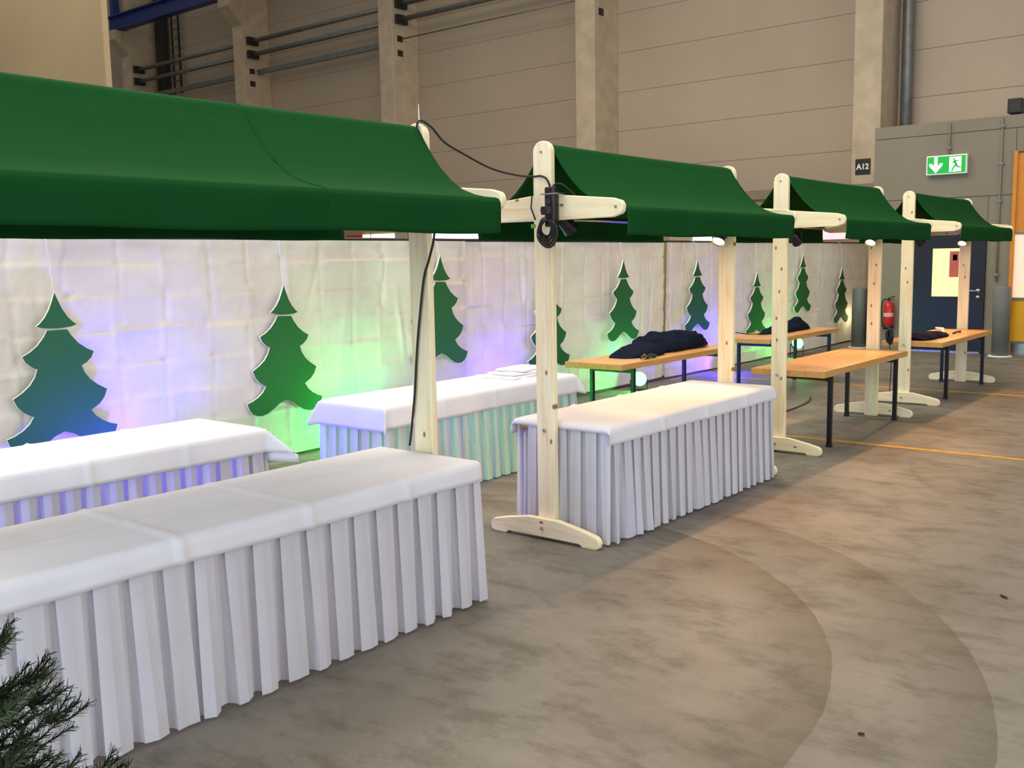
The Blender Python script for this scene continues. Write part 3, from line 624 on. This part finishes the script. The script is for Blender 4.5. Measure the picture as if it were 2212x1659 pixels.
garment('folded_jacket', 9.0, 5.50, .745, .0, [(0, .02, .12, .05, 0), (.10, .0, .20, .17, .2), (.3, 0, .23, .205, .1), (.6, 0, .22, .195, 0), (.92, .0, .22, .20, -.1), (1.0, 0, .19, .14, 0), (1.1, -.03, .14, .12, 0), (1.2, -.03, .10, .05, 0)], 'thick folded navy jacket, far half of the heap on the bare table', 5)
kg = thing('glove_pair', 'small dark green gloves with yellow loop in front of the jackets', 'gloves', (8.47, 5.17, .753))
for k, dx in enumerate((0, .13)):
    m = MB(); m.tube(smooth_pts([(dx-.06, .0, .012), (dx, .01, .02), (dx+.07, -.01, .012)]), [.012]*8+[.02]*8+[.012], 8); 
    for q in range(3): m.tube(smooth_pts([(dx+.04, -.02+.02*q, .014), (dx+.09, -.03+.03*q, .012), (dx+.11, -.035+.035*q, .01)], 3), .008, 6)
    m.build('glove', plain('dark_green_glove_%d' % k, (26, 44, 30), .8), kg, smooth=True)
MB().tube([(.0+.03*math.cos(a)-.03, -.02+.008*math.sin(2*a), .03+.022*math.sin(a)) for a in [2*math.pi*i/16 for i in range(17)]], .003, 5).build('loop', plain('yellow_loop', (190, 140, 60), .7), kg)
garment('folded_cover', 11.88, 5.47, .745, .02, [(0, .04, .04, .01, 0), (.2, .02, .10, .05, 0), (.45, 0, .15, .09, 0), (.62, 0, .16, .10, .1), (.72, 0, .14, .07, 0), (.95, 0, .15, .12, 0), (1.12, .0, .15, .17, 0), (1.2, 0, .14, .15, 0), (1.34, -.02, .10, .03, 0)], 'navy folded cover with peaked fold on the farthest back-row table', 8, cat='cover')
garment('folded_cover', 12.05, 3.66, .725, .0, [(0, 0, .12, .04, 0), (.15, 0, .18, .07, 0), (.5, 0, .20, .08, 0), (.8, -.02, .18, .06, 0), (1.0, -.03, .12, .02, 0)], 'flat navy cover on the bare table in the farthest stall', 11, cat='cover')
tag(MB().tube([(13.2, 3.62, .745), (13.5, 3.72, .752), (13.55, 3.73, .765), (13.7, 3.82, .76), (13.95, 3.93, .75)], [.012, .014, .02, .016, .012], 8).build('white_tube', M['white'], smooth=True), 'thin white tube lying beside the navy cover in the farthest stall', 'tube')
tag(MB().tube(smooth_pts([(13.25, 3.52, .735), (13.4, 3.53, .74), (13.5, 3.50, .745), (13.62, 3.54, .737)], 4), .011, 6).build('cable_plug', M['rubber'], smooth=True), 'short black plug lead on the far table beside the white tube', 'cable')
# stack of folded white napkin cloths on the back-row table
for k, (x, y, sx, sy, rz, h) in enumerate(((6.72, 5.42, .52, .34, .06, .012), (6.78, 5.43, .48, .32, -.05, .011), (6.85, 5.45, .42, .30, .12, .012))):
    z = .742+k*.024; h = .022; P = np.zeros((22, 14, 3)); 
    for i in range(22):
        for j in range(14):
            u, v = i/21-.5, j/13-.5; P[i, j] = (u*sx, v*sy+.008*snoise(u*3, k, 3), h+.004*snoise(u*4, v*4, k+20)-(.006 if max(abs(u), abs(v)) > .46 else 0))
    m = MB().grid(P); n0 = len(m.v); m.add([(-sx/2, -sy/2, 0), (sx/2, -sy/2, 0), (sx/2, sy/2, 0), (-sx/2, sy/2, 0)], [(0, 3, 2, 1)])
    rim = [i*14 for i in range(22)], [21*14+j for j in range(14)], [i*14+13 for i in range(21, -1, -1)], [j for j in range(13, -1, -1)]
    for q, side in enumerate(rim): m.f.append(tuple([n0+q]+list(side)+[n0+(q+1) % 4])[::-1])
    o = m.build('folded_cloth', M['cloth'], smooth=False, loc=(x, y, z), rot=(0, 0, rz), fix=True)
    tag(o, ('bottom folded white cloth of the small stack on the back-row table', 'middle folded white cloth of the small stack', 'top folded white cloth of the small stack on the back-row table')[k], 'cloth', 'stack of folded white cloths')
# ================================================================== SIGNS AND FITTINGS ON THE RIGHT WALL
sg = thing('exit_sign', 'lit green emergency exit sign with white arrow and running figure', 'sign', (XB-.01, 5.075, 3.27))
HW, HH = .335, .165
rbox(-.10, .0, -HW, HW, -HH, HH).build('housing', M['white'], sg, bevel=.01)
gm = glow('exit_green', (0, 150, 50), .75); wm = glow('exit_white', (240, 255, 240), 1.0)
rbox(-.104, -.1, -HW+.022, HW-.022, -HH+.022, HH-.022).build('green_face', gm, sg)
MB().prism([(.20, .135), (.145, .135), (.145, -.02), (.105, .03), (.06, .03), (.065, -.01), (.172, -.135), (.28, -.01), (.285, .03), (.24, .03), (.2, -.02)], -.107, -.104, 0).build('arrow', wm, sg)
MB().prism([(-.05, .125), (-.245, .125), (-.245, -.125), (-.05, -.125)], -.107, -.104, 0).build('doorway', wm, sg)
rm = MB(); Z_ = -.109
rm.prism([(-.125+.016*math.cos(a), .088+.018*math.sin(a)) for a in [2*math.pi*i/12 for i in range(12)]], Z_, -.107, 0)
def stroke(p, q, w_):
    p, q = Vector(p), Vector(q); n = (q-p).normalized(); n = Vector((-n.y, n.x))*w_/2
    n = n*1.5; rm.prism([tuple(p+n), tuple(p-n), tuple(q-n), tuple(q+n)], Z_, -.107, 0)
for p, q, w_ in (((-.13, .065), (-.165, -.01), .026), ((-.135, .055), (-.10, .02), .012), ((-.135, .06), (-.195, .055), .012), ((-.163, -.005), (-.125, -.055), .018), ((-.125, -.05), (-.095, -.115), .016), ((-.163, -.01), (-.195, -.055), .018), ((-.195, -.05), (-.24, -.055), .015)): stroke(p, q, w_)
rm.build('running_figure', gm, sg)
def text_mesh(body, size):
    cu = bpy.data.curves.new('t', 'FONT'); cu.body = body; cu.size = size; cu.align_x = 'CENTER'; cu.align_y = 'CENTER'; cu.extrude = .004; cu.offset = .006
    o = bpy.data.objects.new('t', cu); COL.objects.link(o); bpy.context.view_layer.update(); me = bpy.data.meshes.new_from_object(o.evaluated_get(bpy.context.evaluated_depsgraph_get())); bpy.data.objects.remove(o); return me
a12 = thing('bay_sign', 'small black square sign reading A12 on the hall column', 'sign', (XC-.002, 7.665, 3.62))
rbox(-.02, 0, -.16, .16, -.165, .165).build('plate', plain('black_sign_plate', (22, 22, 30), .5), a12, bevel=.004)
tm = text_mesh('A12', .16); tm.materials.clear(); tm.materials.append(M['white']); to = bpy.data.objects.new('lettering', tm); COL.objects.link(to); to.parent = a12; to.location = (-.022, 0, -.005); to.rotation_euler = (math.pi/2, 0, -math.pi/2)
sp_ = thing('loudspeaker', 'small black loudspeaker on top of the cabin wall', 'loudspeaker', (XB+.12, 4.06, 4.02))
rbox(-.11, .12, -.11, .11, .03, .27).build('cabinet', M['black_plastic'], sp_, bevel=.012); MB().tube([(-.112, 0, .13), (-.105, 0, .13)], .075, 18).build('grille', M['dark'], sp_); rbox(-.05, .05, -.05, .05, 0, .03).build('foot', M['dark'], sp_)
for nm, y, z0, z1, lbl in (('c', 5.06, 3.44, 3.98, 'short thin conduit running up from the exit sign'), ('d', 4.22, 1.25, 3.98, 'long thin conduit running down the wall below the loudspeaker')):
    c = thing('conduit', lbl, 'conduit', (XB-.02, y, 0)); MB().tube([(0, 0, z0), (0, 0, z1)], .016, 8).build('pipe', M['cabin'], c, smooth=True)
    k = z0+.12
    while k < z1: rbox(-.022, .02, -.035, .035, k-.018, k+.018).build('clip', M['grey_steel'], c); k += .62
fe = thing('fire_extinguisher', 'red fire extinguisher with black hose on the right wall', 'fire extinguisher', (XB-.11, 5.985, .42))
MB().tube([(0, 0, 0), (0, 0, .02), (0, 0, .40), (0, 0, .45), (0, 0, .48)], [.075, .088, .088, .06, .03], 20).build('cylinder', M['red'], fe, smooth=True)
MB().tube([(0, 0, -.03), (0, 0, .04)], .09, 20).build('base', M['black_plastic'], fe, smooth=True)
MB().tube([(0, 0, .2), (0, 0, .27)], .0885, 20, cap=False).build('label_band', plain('label_band', (220, 170, 160), .5), fe, smooth=True)
hm = MB().tube([(0, 0, .48), (0, 0, .53)], .022, 10); hm.tube([(0, .02, .53), (0, -.10, .57)], .012, 6); hm.tube([(0, .02, .515), (0, -.09, .51)], .010, 6); hm.build('valve', M['black_plastic'], fe)
MB().tube(smooth_pts([(0, .02, .51), (-.01, .09, .50), (-.01, .125, .40), (-.01, .12, .2), (-.01, .10, .02)]), .011, 8).build('hose', M['rubber'], fe, smooth=True)
rbox(.085, .11, -.03, .03, .1, .45).build('wall_bracket', M['dark'], fe)
for x, y, h, lbl in ((18.6, 6.63, 1.13, 'grey round bollard at the end of the white sheeting'), (18.05, 4.04, 1.19, 'grey round bollard beside the dark blue door')):
    b = thing('bollard', lbl, 'bollard', (x, y, 0), group='grey steel bollards'); MB().tube([(0, 0, .02), (0, 0, h-.03), (0, 0, h-.008), (0, 0, h)], [.135, .135, .125, .09], 24).build('post', M['bollard'], b, smooth=True)
    MB().tube([(0, 0, 0), (0, 0, .02)], .19, 24).build('base_plate', M['white'], b)
# small bare work light at the end of the sheeting
wl = thing('work_light', 'small glowing work light at the right end of the sheeting', 'lamp', (19.55, 7.0, 0))
MB().tube([(0, 0, .02), (0, 0, .42)], .012, 8).build('pole', M['white'], wl, smooth=True); MB().tube([(0, 0, 0), (0, 0, .02)], .1, 14).build('base', M['dark'], wl)
MB().tube([(0, 0, .40), (0, 0, .43), (0, 0, .49), (0, 0, .53)], [.02, .055, .055, .01], 12).build('bulb', glow('warm_bulb', (255, 236, 170), 8), wl, smooth=True)
ld = bpy.data.lights.new('bulb_light', 'POINT'); ld.color = (1, .82, .45); ld.energy = 4; ld.shadow_soft_size = .06; lo = bpy.data.objects.new('bulb_light', ld); COL.objects.link(lo); lo.parent = wl; lo.location = (-.08, -.02, .55)
# ================================================================== FOREGROUND FIR AND FLOOR LITTER
M['needle'] = plain('fir_needle', (34, 58, 30), .6, 0, .35, 9); M['bark'] = plain('fir_bark', (62, 48, 36), .9, 0, .2, 20)
fir = thing('fir_tree', 'dark green fir tree cut by the lower left picture corner', 'fir tree', (.565, 2.05, 0))
MB().tube([(0, 0, 0), (0, 0, .8), (0, 0, 1.5)], [.03, .02, .004], 8).build('trunk', M['bark'], fir, smooth=True)
MB().prism([(.15*math.cos(a), .15*math.sin(a)) for a in [2*math.pi*i/16 for i in range(16)]], 0, .03, 2).build('stand', M['bark'], fir)
rf = random.Random(3)
def fir_branch(z, ang, ln):
    m = MB(); tw = []; d = Vector((math.cos(ang), math.sin(ang), 0)); sd = Vector((-d.y, d.x, 0)); base = Vector((0, 0, z))
    main = [base+d*(ln*k/6)+Vector((0, 0, .16*ln*(k/6)-.02*math.sin(k)+.10*ln*(k/6)**2)) for k in range(7)]; tw.append((main, .004))
    for k in range(2, 7):
        for s in (-1, 1, -.35, .35):
            l2 = ln*.42*(1-(k-1)/7)+.04; p0 = main[k-1]; tw.append(([p0, p0+(d*.75+sd*s*.7)*l2*.5, p0+(d*.8+sd*s*.62)*l2+Vector((0, 0, .03))], .0025))
    for pts, r in tw:
        m.tube(pts, [r]*(len(pts)-1)+[r*.5], 4)
        for i in range(len(pts)-1):
            a, b_ = pts[i], pts[i+1]; n = int((b_-a).length/.0013)
            ax = (b_-a).normalized(); up = Vector((0, 0, 1)); lat = ax.cross(up).normalized()
            for q in range(n):
                p = a+(b_-a)*(q/n); an = rf.uniform(0, 2*math.pi); nd = (lat*math.cos(an)+ax.cross(lat)*math.sin(an)+ax*rf.uniform(.5, 1.1)).normalized()*rf.uniform(.016, .026); wv = ax.cross(nd).normalized()*.0014
                m.add([p-wv, p+wv, p+nd+wv*.5, p+nd-wv*.5], [(0, 1, 2, 3)])
    m.build('branch', M['needle'], fir, fix=False)
z = .28
while z < 1.36:
    R_ = .47*(1.52-z); nb = 9 if z < 1 else 7; off = rf.uniform(0, 6)
    for k in range(nb):
        an = off+2*math.pi*k/nb+rf.uniform(-.2, .2); fir_branch(z, an, R_*rf.uniform(.85, 1.1))
    z += .095
for i, (x, y, rz, ln, lbl) in enumerate(((5.33, 1.125, .9, .05, 'small brown twig lying on the floor at the right'), (3.45, 1.184, 2.0, .022, 'tiny brown bark chip on the floor at the lower right'))):
    m = MB().tube([(-ln/2, 0, .006), (0, .004, .008), (ln/2, 0, .006)], [.004, .006, .004], 6); tag(m.build('twig', M['bark'], loc=(x, y, 0), rot=(0, 0, rz)), lbl, 'twig')
